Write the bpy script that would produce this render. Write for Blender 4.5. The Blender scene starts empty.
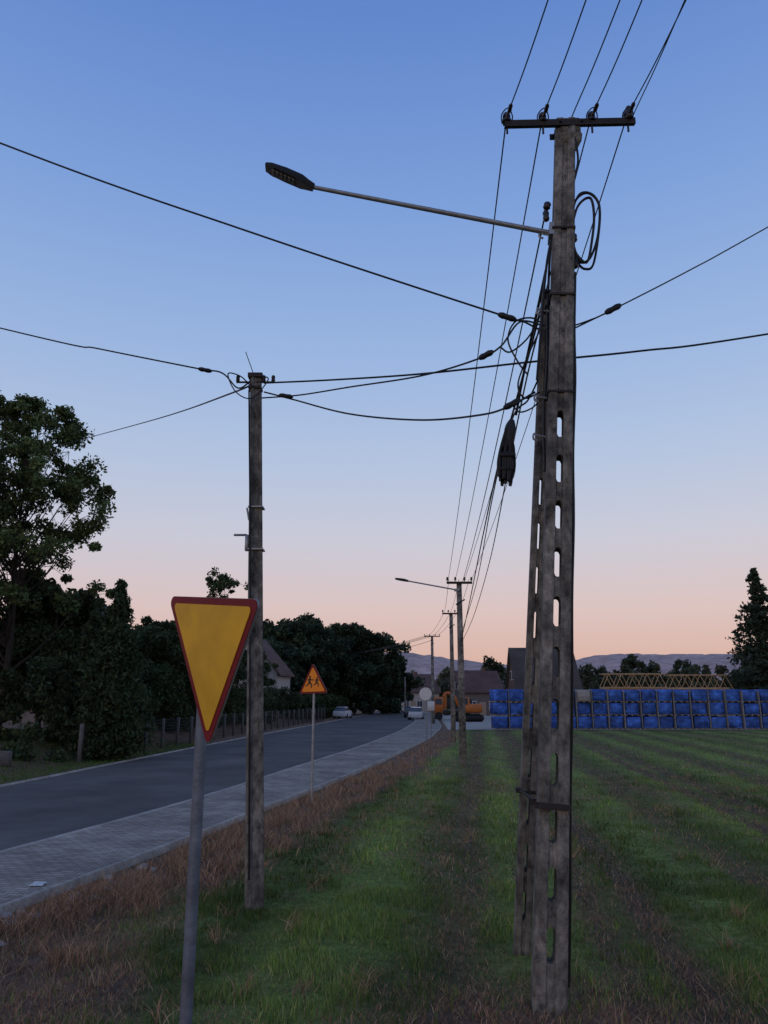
import bpy, math, random
import numpy as np
import bmesh
from mathutils import Vector, Matrix
random.seed(3); rng=np.random.default_rng(5)
sc=bpy.context.scene
F=769.0; PIT=math.radians(13.7); CH=2.4
CP,SP=math.cos(PIT),math.sin(PIT)
def ray(x,y):
    cx=(x-384)/F; cy=(512-y)/F
    return cx, CP-cy*SP, SP+cy*CP
def P(x,y,Y):
    a,b,c=ray(x,y); t=Y/b
    return Vector((a*t,Y,CH+c*t))
def G(x,y,z=0.0):
    a,b,c=ray(x,y); t=(z-CH)/c
    return Vector((a*t,b*t,z))
def s2l(c):
    return tuple(((v/255.0)/12.92 if v/255.0<=0.04045 else ((v/255.0+0.055)/1.055)**2.4) for v in c)
# ---------------- noise
def vnoise(x,y,seed=0):
    x=np.asarray(x,float); y=np.asarray(y,float)
    xi=np.floor(x); yi=np.floor(y); fx=x-xi; fy=y-yi
    fx=fx*fx*(3-2*fx); fy=fy*fy*(3-2*fy)
    def h(a,b):
        v=np.sin(a*127.1+b*311.7+seed*74.7)*43758.5453
        return v-np.floor(v)
    return (h(xi,yi)*(1-fx)+h(xi+1,yi)*fx)*(1-fy)+(h(xi,yi+1)*(1-fx)+h(xi+1,yi+1)*fx)*fy
def fbm(x,y,seed=0,o=4):
    s=0;a=.5;t=0
    for i in range(o):
        s=s+a*vnoise(np.asarray(x)*2**i,np.asarray(y)*2**i,seed+i); t+=a; a*=.5
    return s/t
def sstep(v): 
    v=np.clip(v,0,1); return v*v*(3-2*v)
# ---------------- materials
def mat(name,col,rough=.7,var=.25,scale=8.0,bump=.2,metal=0.0,stretch=(1,1,1),col2=None,spec=.4,bdist=.02,stain=0.0,stscale=1.2):
    m=bpy.data.materials.new(name); m.use_nodes=True; nt=m.node_tree; b=nt.nodes['Principled BSDF']
    b.inputs['Roughness'].default_value=rough; b.inputs['Metallic'].default_value=metal
    b.inputs['Specular IOR Level'].default_value=spec
    tc=nt.nodes.new('ShaderNodeTexCoord'); mp=nt.nodes.new('ShaderNodeMapping'); mp.inputs['Scale'].default_value=stretch
    nt.links.new(tc.outputs['Object'],mp.inputs[0])
    n=nt.nodes.new('ShaderNodeTexNoise'); n.inputs['Scale'].default_value=scale; n.inputs['Detail'].default_value=8; n.inputs['Roughness'].default_value=.65
    nt.links.new(mp.outputs[0],n.inputs['Vector'])
    r=nt.nodes.new('ShaderNodeValToRGB'); r.color_ramp.elements[0].position=.3; r.color_ramp.elements[1].position=.7
    c0=tuple(v*(1-var) for v in col); c1=tuple(min(1,v*(1+var)) for v in (col2 or col))
    r.color_ramp.elements[0].color=(*c0,1); r.color_ramp.elements[1].color=(*c1,1)
    nt.links.new(n.outputs['Fac'],r.inputs[0]); src=r.outputs[0]
    if stain>0:
        n3=nt.nodes.new('ShaderNodeTexNoise'); n3.inputs['Scale'].default_value=stscale; n3.inputs['Detail'].default_value=6
        nt.links.new(tc.outputs['Object'],n3.inputs['Vector'])
        mr=nt.nodes.new('ShaderNodeMapRange'); mr.inputs[1].default_value=.35; mr.inputs[2].default_value=.65; mr.inputs[3].default_value=1-stain; mr.inputs[4].default_value=1+stain
        nt.links.new(n3.outputs['Fac'],mr.inputs[0]); vm=nt.nodes.new('ShaderNodeVectorMath'); vm.operation='SCALE'
        nt.links.new(src,vm.inputs[0]); nt.links.new(mr.outputs[0],vm.inputs['Scale']); src=vm.outputs[0]
    nt.links.new(src,b.inputs['Base Color'])
    if bump>0:
        bp=nt.nodes.new('ShaderNodeBump'); bp.inputs['Strength'].default_value=bump; bp.inputs['Distance'].default_value=bdist
        n2=nt.nodes.new('ShaderNodeTexNoise'); n2.inputs['Scale'].default_value=scale*6; n2.inputs['Detail'].default_value=5
        nt.links.new(mp.outputs[0],n2.inputs['Vector']); nt.links.new(n2.outputs['Fac'],bp.inputs['Height']); nt.links.new(bp.outputs[0],b.inputs['Normal'])
    return m
def attr_mat(name,rough=.8,transl=.25,noise=0.0,nscale=30,bump=0.0):
    m=bpy.data.materials.new(name); m.use_nodes=True; nt=m.node_tree; b=nt.nodes['Principled BSDF']
    b.inputs['Roughness'].default_value=rough; b.inputs['Specular IOR Level'].default_value=.15
    a=nt.nodes.new('ShaderNodeAttribute'); a.attribute_name='Col'
    src=a.outputs['Color']
    if noise>0:
        tc=nt.nodes.new('ShaderNodeTexCoord'); n=nt.nodes.new('ShaderNodeTexNoise'); n.inputs['Scale'].default_value=nscale; n.inputs['Detail'].default_value=8
        n.inputs['Roughness'].default_value=.7
        nt.links.new(tc.outputs['Object'],n.inputs['Vector'])
        mr=nt.nodes.new('ShaderNodeMapRange'); mr.inputs[1].default_value=.3; mr.inputs[2].default_value=.7; mr.inputs[3].default_value=1-noise; mr.inputs[4].default_value=1+noise
        nt.links.new(n.outputs['Fac'],mr.inputs[0])
        vm=nt.nodes.new('ShaderNodeVectorMath'); vm.operation='SCALE'
        nt.links.new(src,vm.inputs[0]); nt.links.new(mr.outputs[0],vm.inputs['Scale']); src=vm.outputs[0]
        if bump>0:
            bp=nt.nodes.new('ShaderNodeBump'); bp.inputs['Strength'].default_value=bump; bp.inputs['Distance'].default_value=.05
            nt.links.new(n.outputs['Fac'],bp.inputs['Height']); nt.links.new(bp.outputs[0],b.inputs['Normal'])
    nt.links.new(src,b.inputs['Base Color'])
    if transl>0:
        t=nt.nodes.new('ShaderNodeBsdfTranslucent'); mx=nt.nodes.new('ShaderNodeMixShader'); mx.inputs[0].default_value=transl
        nt.links.new(src,t.inputs['Color']); nt.links.new(b.outputs[0],mx.inputs[1]); nt.links.new(t.outputs[0],mx.inputs[2])
        nt.links.new(mx.outputs[0],nt.nodes['Material Output'].inputs['Surface'])
    return m
M={}
M['conc']=mat('weathered_concrete',(.066,.062,.058),.94,.5,9,1.0,stretch=(1.6,1.6,1.0),col2=(.160,.148,.130),bdist=.015,stain=.5,stscale=2.8)
M['conc2']=mat('pale_concrete',(.26,.25,.24),.9,.3,6,.5)
M['board']=mat('grey_corner_board',(.17,.17,.18),.9,.35,4,.4)
M['fpost']=mat('fence_post_concrete',(.09,.087,.082),.9,.3,6,.5)
M['black']=mat('black_plastic',(.010,.010,.011),.5,.2,20,.1,spec=.25)
M['wire']=mat('aged_wire',(.016,.016,.018),.55,.2,20,0,spec=.25)
M['steel']=mat('galvanised_steel',(.26,.27,.28),.5,.25,14,.1,metal=.6)
M['post']=mat('grey_post_steel',(.115,.13,.160),.55,.3,9,.25,metal=.15,stain=.25,stscale=4)
M['rust']=mat('rusty_dark_steel',(.030,.024,.022),.75,.4,15,.3,metal=.2)
M['porc']=mat('brown_porcelain',(.025,.017,.016),.3,.2,9,0)
M['yellow']=mat('sign_yellow',(.62,.325,.010),.5,.10,2.5,.03,spec=.25,stain=.08,stscale=5)
M['orange']=mat('sign_orange_yellow',(.78,.23,.010),.5,.06,3,.0,spec=.25)
M['red']=mat('sign_red',(.16,.006,.010),.55,.12,6,.02,spec=.2)
M['grey']=mat('sign_back_grey',(.2,.21,.22),.5,.15,6,.05,metal=.3)
M['white']=mat('white_paint',(.50,.50,.50),.5,.08,5,.05)
M['wall']=mat('render_wall',(.36,.34,.32),.9,.1,3,.2)
M['wall2']=mat('beige_render_wall',(.13,.11,.10),.9,.15,3,.2)
M['brickw']=mat('brown_brick_wall',(.12,.07,.05),.9,.25,6,.3)
M['bark']=mat('bark',(.035,.028,.022),.95,.4,8,.8,stretch=(3,3,.6))
M['glass']=mat('window_glass',(.05,.06,.075),.12,.1,2,0)
M['tyre']=mat('tyre_rubber',(.015,.015,.015),.8,.2,10,.1)
M['machine']=mat('machine_orange',(.42,.12,.02),.5,.3,5,.1)
M['crane']=mat('crane_yellow_paint',(.38,.24,.12),.6,.35,5,.1)
M['carw']=mat('white_car_paint',(.5,.5,.52),.3,.04,2,0)
M['card']=mat('dark_car_paint',(.04,.045,.06),.25,.04,2,0)
M['kerb']=mat('kerb_concrete',(.30,.27,.235),.9,.3,10,.4,stain=.2)
M['stone']=mat('stone',(.3,.27,.25),.9,.3,10,.5)
M['wood']=mat('pallet_wood',(.30,.23,.17),.9,.3,8,.3)
def roofmat(name,col):
    m=mat(name,col,.8,.25,4,.3,stain=.2,stscale=.6); nt=m.node_tree; b=nt.nodes['Principled BSDF']
    w=nt.nodes.new('ShaderNodeTexWave'); w.wave_type='BANDS'; w.bands_direction='Z'; w.inputs['Scale'].default_value=1.6; w.inputs['Distortion'].default_value=.6
    tc=nt.nodes.new('ShaderNodeTexCoord'); nt.links.new(tc.outputs['Object'],w.inputs['Vector'])
    bp=nt.nodes.new('ShaderNodeBump'); bp.inputs['Distance'].default_value=.06; bp.inputs['Strength'].default_value=.6
    nt.links.new(w.outputs['Fac'],bp.inputs['Height']); nt.links.new(bp.outputs[0],b.inputs['Normal']); return m
M['roofd']=roofmat('dark_roof_tiles',(.055,.048,.046)); M['roofr']=roofmat('red_brown_roof_tiles',(.09,.048,.042))
M['leaf']=attr_mat('foliage',.75,.25); M['grassb']=attr_mat('grass_blades',.8,.25)
M['ground']=attr_mat('ground_soil_grass',.95,0,noise=.5,nscale=9,bump=1.0)
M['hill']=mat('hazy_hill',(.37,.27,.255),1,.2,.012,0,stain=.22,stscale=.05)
def foil():
    m=mat('blue_foil_wrap',(.012,.055,.27),.5,.4,1.4,.6,bdist=.08,col2=(.045,.15,.56),spec=.25,stain=.3,stscale=.9); nt=m.node_tree; b=nt.nodes['Principled BSDF']
    tc=nt.nodes.new('ShaderNodeTexCoord'); br=nt.nodes.new('ShaderNodeTexBrick'); mp=nt.nodes.new('ShaderNodeMapping'); mp.inputs['Rotation'].default_value=(math.radians(90),0,0)
    nt.links.new(tc.outputs['Object'],mp.inputs[0]); nt.links.new(mp.outputs[0],br.inputs['Vector'])
    br.inputs['Scale'].default_value=1; br.inputs['Brick Width'].default_value=.52; br.inputs['Row Height'].default_value=.27; br.inputs['Mortar Size'].default_value=.03; br.offset=.5
    br.inputs['Color1'].default_value=(1,1,1,1); br.inputs['Color2'].default_value=(.35,.4,.5,1); br.inputs['Mortar'].default_value=(1.0,.6,.4,1)
    old=b.inputs['Base Color'].links[0].from_socket
    mx=nt.nodes.new('ShaderNodeMix'); mx.data_type='RGBA'; mx.blend_type='MULTIPLY'; mx.inputs[0].default_value=.9
    nt.links.new(old,mx.inputs[6]); nt.links.new(br.outputs['Color'],mx.inputs[7]); nt.links.new(mx.outputs[2],b.inputs['Base Color'])
    return m
M['foil']=foil()
def paving():
    m=mat('concrete_paving',(.33,.285,.25),.95,.25,1.2,.0,stain=.22,stscale=.45,spec=.15); nt=m.node_tree; b=nt.nodes['Principled BSDF']
    tc=nt.nodes.new('ShaderNodeTexCoord'); br=nt.nodes.new('ShaderNodeTexBrick'); mp=nt.nodes.new('ShaderNodeMapping'); mp.inputs['Rotation'].default_value=(0,0,math.radians(10))
    nt.links.new(tc.outputs['Object'],mp.inputs[0]); nt.links.new(mp.outputs[0],br.inputs['Vector'])
    br.inputs['Scale'].default_value=1; br.inputs['Brick Width'].default_value=.2; br.inputs['Row Height'].default_value=.1; br.inputs['Mortar Size'].default_value=.007
    br.inputs['Color1'].default_value=(1,1,1,1); br.inputs['Color2'].default_value=(.68,.66,.64,1); br.inputs['Mortar'].default_value=(.3,.3,.25,1)
    old=b.inputs['Base Color'].links[0].from_socket
    mx=nt.nodes.new('ShaderNodeMix'); mx.data_type='RGBA'; mx.blend_type='MULTIPLY'; mx.inputs[0].default_value=1
    nt.links.new(old,mx.inputs[6]); nt.links.new(br.outputs['Color'],mx.inputs[7]); nt.links.new(mx.outputs[2],b.inputs['Base Color'])
    bp=nt.nodes.new('ShaderNodeBump'); bp.inputs['Distance'].default_value=.006; bp.invert=True
    nt.links.new(br.outputs['Fac'],bp.inputs['Height']); nt.links.new(bp.outputs[0],b.inputs['Normal']); return m
M['pave']=paving()
M['asph']=mat('asphalt',(.100,.092,.088),.92,.22,.6,.5,bdist=.012,spec=.12,stain=.2,stscale=.25)
M['yard']=mat('yard_gravel',(.33,.29,.25),.95,.2,1.0,.4)
# ---------------- mesh builder
class MB:
    def __init__(s): s.v=[]; s.f=[]; s.sm=[]
    def add(s,vs,fs,smooth=False):
        o=len(s.v); s.v+= [tuple(v) for v in vs]
        for f in fs: s.f.append(tuple(i+o for i in f)); s.sm.append(smooth)
    def box(s,c,size,R=None,bev=0.0,taper=1.0):
        sx,sy,sz=[q/2 for q in size]; c=Vector(c)
        if bev<=0:
            vs=[]
            for z in(-1,1):
                k=taper if z>0 else 1
                for x,y in((-1,-1),(1,-1),(1,1),(-1,1)): vs.append(Vector((x*sx*k,y*sy*k,z*sz)))
            fs=[(3,2,1,0),(4,5,6,7),(0,1,5,4),(1,2,6,5),(2,3,7,6),(3,0,4,7)]
        else:
            vs=[];fs=[]
            b=min(bev,sx*.9,sy*.9,sz*.9)
            lev=[(-sz,b),(-sz+b,0),(sz-b,0),(sz,b)]
            for z,i in lev:
                k=taper if z>0 else 1
                ax=sx*k-i; ay=sy*k-i; c2=b*.8 
                for p in((-ax+c2,-ay),(ax-c2,-ay),(ax,-ay+c2),(ax,ay-c2),(ax-c2,ay),(-ax+c2,ay),(-ax,ay-c2),(-ax,-ay+c2)): vs.append(Vector((p[0],p[1],z)))
            for l in range(3):
                for i in range(8): j=(i+1)%8; fs.append((l*8+i,l*8+j,l*8+8+j,l*8+8+i))
            fs.append(tuple(range(7,-1,-1))); fs.append(tuple(range(24,32)))
        if R is not None: vs=[R@v for v in vs]
        s.add([v+c for v in vs],fs)
    def tube(s,pts,r,n=8,caps=True):
        pts=[Vector(p) for p in pts]; m=len(pts)
        rs=r if isinstance(r,(list,tuple)) else [r]*m
        vs=[];fs=[]; up=None
        for i,p in enumerate(pts):
            d=(pts[min(i+1,m-1)]-pts[max(i-1,0)])
            if d.length<1e-9: d=Vector((0,0,1))
            d.normalize()
            if up is None:
                up=Vector((0,0,1)) if abs(d.z)<.9 else Vector((1,0,0))
            a=d.cross(up); 
            if a.length<1e-6: a=d.orthogonal()
            a.normalize(); b=a.cross(d); up=b
            for k in range(n):
                t=2*math.pi*k/n; vs.append(p+(a*math.cos(t)+b*math.sin(t))*rs[i])
        for i in range(m-1):
            for k in range(n):
                k2=(k+1)%n; fs.append((i*n+k,i*n+k2,(i+1)*n+k2,(i+1)*n+k))
        if caps: fs.append(tuple(range(n))); fs.append(tuple((m-1)*n+k for k in range(n-1,-1,-1)))
        s.add(vs,fs,True)
    def ell(s,c,d,L,r,n=8):
        d=Vector(d).normalized(); c=Vector(c); prof=[(-1,.25),(-.85,.7),(-.5,1),(0,.85),(.5,1),(.85,.7),(1,.25)]
        s.tube([c+d*L/2*a for a,_ in prof],[r*b for _,b in prof],n)
    def disc(s,c,nrm,r,th,n=24):
        nrm=Vector(nrm).normalized(); s.tube([Vector(c)-nrm*th/2,Vector(c)+nrm*th/2],r,n)
    def build(s,name,m,parent=None,bevel=0):
        me=bpy.data.meshes.new(name); me.from_pydata(s.v,[],s.f); me.materials.append(m)
        me.polygons.foreach_set('use_smooth',s.sm)
        bm=bmesh.new(); bm.from_mesh(me); bmesh.ops.recalc_face_normals(bm,faces=bm.faces); bm.to_mesh(me); bm.free()
        ob=bpy.data.objects.new(name,me); sc.collection.objects.link(ob)
        try: 
            me.set_sharp_from_angle(angle=math.radians(50))
        except Exception: pass
        if bevel>0:
            bv=ob.modifiers.new('bevel','BEVEL'); bv.width=bevel; bv.segments=2; bv.limit_method='ANGLE'
        if parent: ob.parent=parent
        return ob
def empty(name):
    e=bpy.data.objects.new(name,None); e.empty_display_size=.3; sc.collection.objects.link(e); return e
def catmull(pts,n=10):
    pts=[Vector(p) for p in pts]; q=[pts[0]*2-pts[1]]+pts+[pts[-1]*2-pts[-2]]; out=[]
    for i in range(1,len(q)-2):
        for k in range(n):
            t=k/n; a,b,c,d=q[i-1],q[i],q[i+1],q[i+2]
            out.append(.5*((2*b)+(c-a)*t+(2*a-5*b+4*c-d)*t*t+(3*b-3*c+d-a)*t*t*t))
    out.append(pts[-1]); return out
def sagline(a,b,s,n=24):
    a=Vector(a);b=Vector(b); return [a.lerp(b,i/n)-Vector((0,0,4*s*(i/n)*(1-i/n))) for i in range(n+1)]
# ---------------- road edges
def edge(pix,ext_near,ext_far):
    pts=[G(*p) for p in pix]; ys=[p.y for p in pts]; xs=[p.x for p in pts]
    ys=[ -30]+ys+[e[1] for e in ext_far]; xs=[xs[0]+ext_near*(ys[0]-pts[0].y)]+xs+[e[0] for e in ext_far]
    Y=np.arange(-30,420,.5); X=np.interp(Y,ys,xs); k=np.ones(17)/17
    Xp=np.pad(X,8,mode='reflect',reflect_type='odd'); X=np.convolve(Xp,k,'valid')
    return lambda y: np.interp(y,Y,X)
XR=edge([(0,857),(60,841),(200,801),(300,767),(360,748),(400,732),(415,722)],.25,[(5.0,134),(3,250),(0,400)])
XL=edge([(0,788),(110,765),(250,737),(330,722),(370,714)],.14,[(-4,250),(-8,400)])
XS=edge([(0,918),(60,896),(130,869),(250,817),(330,786),(380,764),(430,739),(442,728)],.25,[(8.5,134),(6.5,250),(3,400)])
# ---------------- ground
TRK=((-.35,.28,.8),(1.15,.2,.9),(1.75,.22,1.0),(3.6,.3,.7),(5.4,.22,1.0),(6.1,.22,.9),(8.4,.35,.7),(11.2,.3,.8),(14.5,.4,.7))
def tracks(x,y):
    u=x-.125*y+.35*(fbm(y*.12,x*0,51)-.5); n2=fbm(x*3,y*1.2,9); tr=0
    for c,w,s in TRK: tr=np.maximum(tr,s*np.exp(-((u-c)/(w*(1+y*.012)))**2))
    return tr*(.35+.9*n2)
def brown(x,y):
    u=x-.125*y
    d=x-XS(y)
    n=fbm(x*.9,y*.6,3); n2=fbm(x*3,y*2,9)
    strip=1-sstep((d-1.0-1.7*(n-.4)-.24*np.clip(11-y,0,8))/1.0)
    pole=np.exp(-(((x-1.5)/1.7)**2+((y-6.3)/1.3)**2)*1.0)*1.3*(.5+n2)
    gen=sstep((fbm(u*1.6,y*.22,21)-.50)/.2)*.4+sstep((n2-.58)/.2)*.3
    near=sstep((7-y)/4)*.4*n2*2
    return np.clip(np.maximum.reduce([strip,pole,tracks(x,y)*.95,gen,near]),0,1)
def mow(x,y):
    u=x-.125*y+.35*(fbm(y*.12,x*0,51)-.5)
    return .5+.5*np.sin(u*2*np.pi/2.3)
def gheight(x,y):
    d=x-XS(y)
    b=(fbm(x*1.3,y*1.3,31)-.5)*.14+(fbm(x*4,y*4,33)-.5)*.06-tracks(x,y)*.05
    z=b*sstep((d-.15)/.8)*sstep((70-y)/20)
    l=sstep((XL(y)-1.3-x)/4.5)*.75*sstep((110-y)/30)*sstep((y-5)/8)
    return z+l
gx=np.concatenate([np.array([-4000,-1500,-600,-250,-120,-70,-45]),np.arange(-32,-8,.4),np.arange(-8,14,.12),np.arange(14,40,.5),np.array([45,55,70,100,160,300,700,1500,4000])])
gy=np.concatenate([np.array([-500,-100,-30,-10,0]),np.arange(2,22,.14),np.arange(22,70,.4),np.arange(70,130,2),np.array([140,170,220,300,500,900,1800,5000])])
XX,YY=np.meshgrid(gx,gy); ZZ=gheight(XX,YY)
nx,ny=len(gx),len(gy)
V=np.stack([XX.ravel(),YY.ravel(),ZZ.ravel()],1)
idx=np.arange(nx*ny).reshape(ny,nx)
Q=np.stack([idx[:-1,:-1].ravel(),idx[:-1,1:].ravel(),idx[1:,1:].ravel(),idx[1:,:-1].ravel()],1)
def qmesh(name,V,Q,m,cols=None,smooth=False,parent=None):
    me=bpy.data.meshes.new(name); me.vertices.add(len(V)); me.vertices.foreach_set('co',V.astype(np.float32).ravel())
    k=Q.shape[1]; me.loops.add(Q.size); me.loops.foreach_set('vertex_index',Q.astype(np.int32).ravel())
    me.polygons.add(len(Q)); me.polygons.foreach_set('loop_start',np.arange(0,Q.size,k,dtype=np.int32)); 
    me.update(calc_edges=True)
    if cols is not None:
        a=me.color_attributes.new('Col','FLOAT_COLOR','POINT'); a.data.foreach_set('color',np.concatenate([cols,np.ones((len(cols),1))],1).astype(np.float32).ravel())
    if smooth: me.polygons.foreach_set('use_smooth',np.ones(len(Q),bool))
    me.materials.append(m); me.validate(); ob=bpy.data.objects.new(name,me); sc.collection.objects.link(ob)
    if parent: ob.parent=parent
    return ob
GRN=np.array([.125,.160,.040]); BRN=np.array([.225,.130,.085]); DKS=np.array([.07,.05,.04])
bb=brown(XX.ravel(),YY.ravel())[:,None]; nn=fbm(XX.ravel()*2.2,YY.ravel()*1.5,41)[:,None]
cg=GRN*(.55+.8*nn)*(.75+.5*mow(XX.ravel(),YY.ravel())[:,None])*(1-bb)+(BRN*.9*nn+DKS*(1-nn))*1.15*bb
cg*= (1-.4*np.clip(tracks(XX.ravel(),YY.ravel()),0,1))[:,None]
qmesh('ground',V,Q,M['ground'],cg,True)
def strip(name,fa,fb,z,m,y0,y1,step=1.0):
    ys=np.arange(y0,y1,step); n=len(ys)
    V=np.concatenate([np.stack([fa(ys),ys,np.full(n,z)],1),np.stack([fb(ys),ys,np.full(n,z)],1)])
    i=np.arange(n-1); Q=np.stack([i,i+n,i+n+1,i+1],1); return qmesh(name,V,Q,m)
def sweepbox(name,fa,fb,z0,z1,m,y0,y1,step=1.0):
    mb=MB(); ys=np.arange(y0,y1,step); A=fa(ys);B=fb(ys); vs=[];fs=[]
    for i,y in enumerate(ys): vs+=[(A[i],y,z0),(A[i],y,z1-.012),(A[i]+.012,y,z1),(B[i]-.012,y,z1),(B[i],y,z1-.012),(B[i],y,z0)]
    for i in range(len(ys)-1):
        for k in range(5): fs.append((i*6+k,i*6+k+1,i*6+7+k,i*6+6+k))
    mb.add(vs,fs); return mb.build(name,m)
strip('road',lambda y:XL(y),lambda y:XR(y)+.01,.004,M['asph'],-12,390)
sweepbox('kerb',lambda y:XR(y)+.01,lambda y:XR(y)+.16,-.1,.10,M['kerb'],-12,240)
strip('sidewalk',lambda y:XR(y)+.16,lambda y:XS(y)-.08,.094,M['pave'],-12,240)
sweepbox('kerb',lambda y:XS(y)-.08,lambda y:XS(y),-.1,.115,M['kerb'],-12,240)
sweepbox('kerb',lambda y:XL(y)-.13,lambda y:XL(y),-.1,.05,M['kerb'],-12,240)
ysd=G(560,730).y
V=np.array([[G(448,730).x,ysd,.03],[120,ysd,.03],[160,150,.03],[10,150,.03]]); qmesh('yard_pavement',V,np.array([[0,1,2,3]]),M['yard'])
# ---------------- grass blades
def blades(name,x,y,h,w,cols,lean=.5):
    n=len(x); z=gheight(x,y)-.01; a=rng.uniform(0,2*np.pi,n); l=rng.uniform(.1,1,n)*lean*h; b=rng.uniform(0,2*np.pi,n)
    B=np.stack([x,y,z],1); W=np.stack([np.cos(a),np.sin(a),np.zeros(n)],1)*w[:,None]/2
    L=np.stack([np.cos(b)*l,np.sin(b)*l,h],1)
    V=np.empty((n,5,3)); V[:,0]=B-W; V[:,1]=B+W; V[:,2]=B+W*.8+L*[.35,.35,.6]; V[:,3]=B-W*.8+L*[.35,.35,.6]; V[:,4]=B+L
    o=np.arange(n)[:,None]*5
    T=np.concatenate([o+np.array([[0,1,2]]),o+np.array([[0,2,3]]),o+np.array([[3,2,4]])])
    C=np.repeat(cols,5,0)
    return qmesh(name,V.reshape(-1,3),T,M['grassb'],C)
def scatter(n,y0,y1,pw=1.0):
    y=y0+(y1-y0)*rng.random(n)**pw; hw=.53*y+1.0; x=rng.uniform(-1,1,n)*hw; return x,y
xs_,ys_,hs_,ws_,cs_=[],[],[],[],[]
dx_,dy_,dh_,dw_,dc_=[],[],[],[],[]
for n,y0,y1,wm in((150000,3.6,11,.006),(110000,11,26,.011),(60000,26,62,.02)):
    x,y=scatter(n,y0,y1); k=(x>XS(y)+.05); x,y=x[k],y[k]
    br=brown(x,y); pick=rng.random(len(x))<br*.9
    xg,yg=x[~pick],y[~pick]; m=len(xg); 
    tk=rng.random(m)>np.clip(tracks(xg,yg),0,1)*.85; xg,yg=xg[tk],yg[tk]; m=len(xg); xs_.append(xg);ys_.append(yg)
    cl=fbm(xg*2.5,yg*2.5,77); big=fbm(xg*.7,yg*.35,78)
    hs_.append(rng.uniform(.025,.07,m)*(.6+1.4*sstep((cl-.35)/.3))); ws_.append(rng.uniform(.7,1.5,m)*wm)
    v=(rng.uniform(.4,1.5,m)*(.6+.7*sstep((big-.3)/.4))*(.68+.64*mow(xg,yg)))[:,None]; yel=(rng.random(m)[:,None]**4)
    cs_.append((np.array([.112,.180,.036])*(1-yel)+np.array([.27,.23,.10])*yel)*v)
    xd,yd=x[pick],y[pick]; 
    kk=(rng.random(len(xd))<.75)&((xd-XS(yd)>.3)|(rng.random(len(xd))<.35)); xd,yd=xd[kk],yd[kk]; m=len(xd); dx_.append(xd);dy_.append(yd)
    st=(1-sstep((xd-XS(yd)-1.8)/1.0))*sstep((xd-XS(yd)-.1)/.35); cl=fbm(xd*2,yd*2,88)
    dh_.append(rng.uniform(.03,.08,m)*(1+st*2.6*sstep((cl-.40)/.25))); dw_.append(rng.uniform(.7,1.5,m)*wm)
    v=rng.uniform(.35,1.6,m)[:,None]; t=rng.random(m)[:,None]
    dc_.append((np.array([.25,.125,.078])*(1-t)+np.array([.39,.26,.155])*t)*v)
tx,ty=[],[]
for i in range(440):
    y=random.uniform(4.5,30); side=random.random()
    if side<.75: x=float(XS(y))+abs(random.gauss(.1,.8))+(.35 if y<13 else .15)
    else: x=random.uniform(-.5*y,.5*y); 
    if x<float(XS(y))+.15: continue
    k=random.randint(14,34); tx.append(x+rng.normal(size=k)*.06); ty.append(y+rng.normal(size=k)*.06)
tx=np.concatenate(tx);ty=np.concatenate(ty); m=len(tx)
dx_.append(tx);dy_.append(ty);dh_.append(rng.uniform(.07,.24,m));dw_.append(rng.uniform(.005,.010,m)); t=rng.random(m)[:,None]
dc_.append((np.array([.24,.12,.08])*(1-t)+np.array([.40,.28,.16])*t)*rng.uniform(.5,1.5,m)[:,None])
cat=np.concatenate
blades('grass',cat(xs_),cat(ys_),cat(hs_),cat(ws_),cat(cs_),.8)
blades('dry_grass',cat(dx_),cat(dy_),cat(dh_),cat(dw_),cat(dc_),1.6)
x=rng.uniform(-24,-9,70000); y=rng.uniform(16,45,70000); k=x<XL(y)-.2; x,y=x[k],y[k]; v=rng.uniform(.6,1.3,len(x))[:,None]
blades('grass',x,y,rng.uniform(.05,.14,len(x)),rng.uniform(.01,.02,len(x)),np.array([.08,.14,.032])*v,.7)
# stones & litter
mb=MB()
for i in range(40):
    y=random.uniform(7.8,12.5); x=float(XS(y))+random.uniform(.08,.8); r=random.uniform(.02,.08)
    c=Vector((x,y,float(gheight(np.array(x),np.array(y)))+r*.3))
    mb.tube([c+Vector((0,0,-r*.6)),c+Vector((r*.1,0,-r*.1)),c+Vector((0,r*.1,r*.5))],[r*.8,r*random.uniform(.9,1.2),r*.4],6)
mb.build('stones',M['stone'])
mb=MB(); g=G(38,885,.1); vs=[];fs=[]
for j in range(4):
    for i in range(5): vs.append((g.x+(i-2)*.045+random.uniform(-.01,.01),g.y+(j-1.5)*.06,.1+random.uniform(0,.03)))
for j in range(3):
    for i in range(4): fs.append((j*5+i,j*5+i+1,j*5+6+i,j*5+5+i))
mb.add(vs,fs); mb.build('paper_litter',M['white'])
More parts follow.
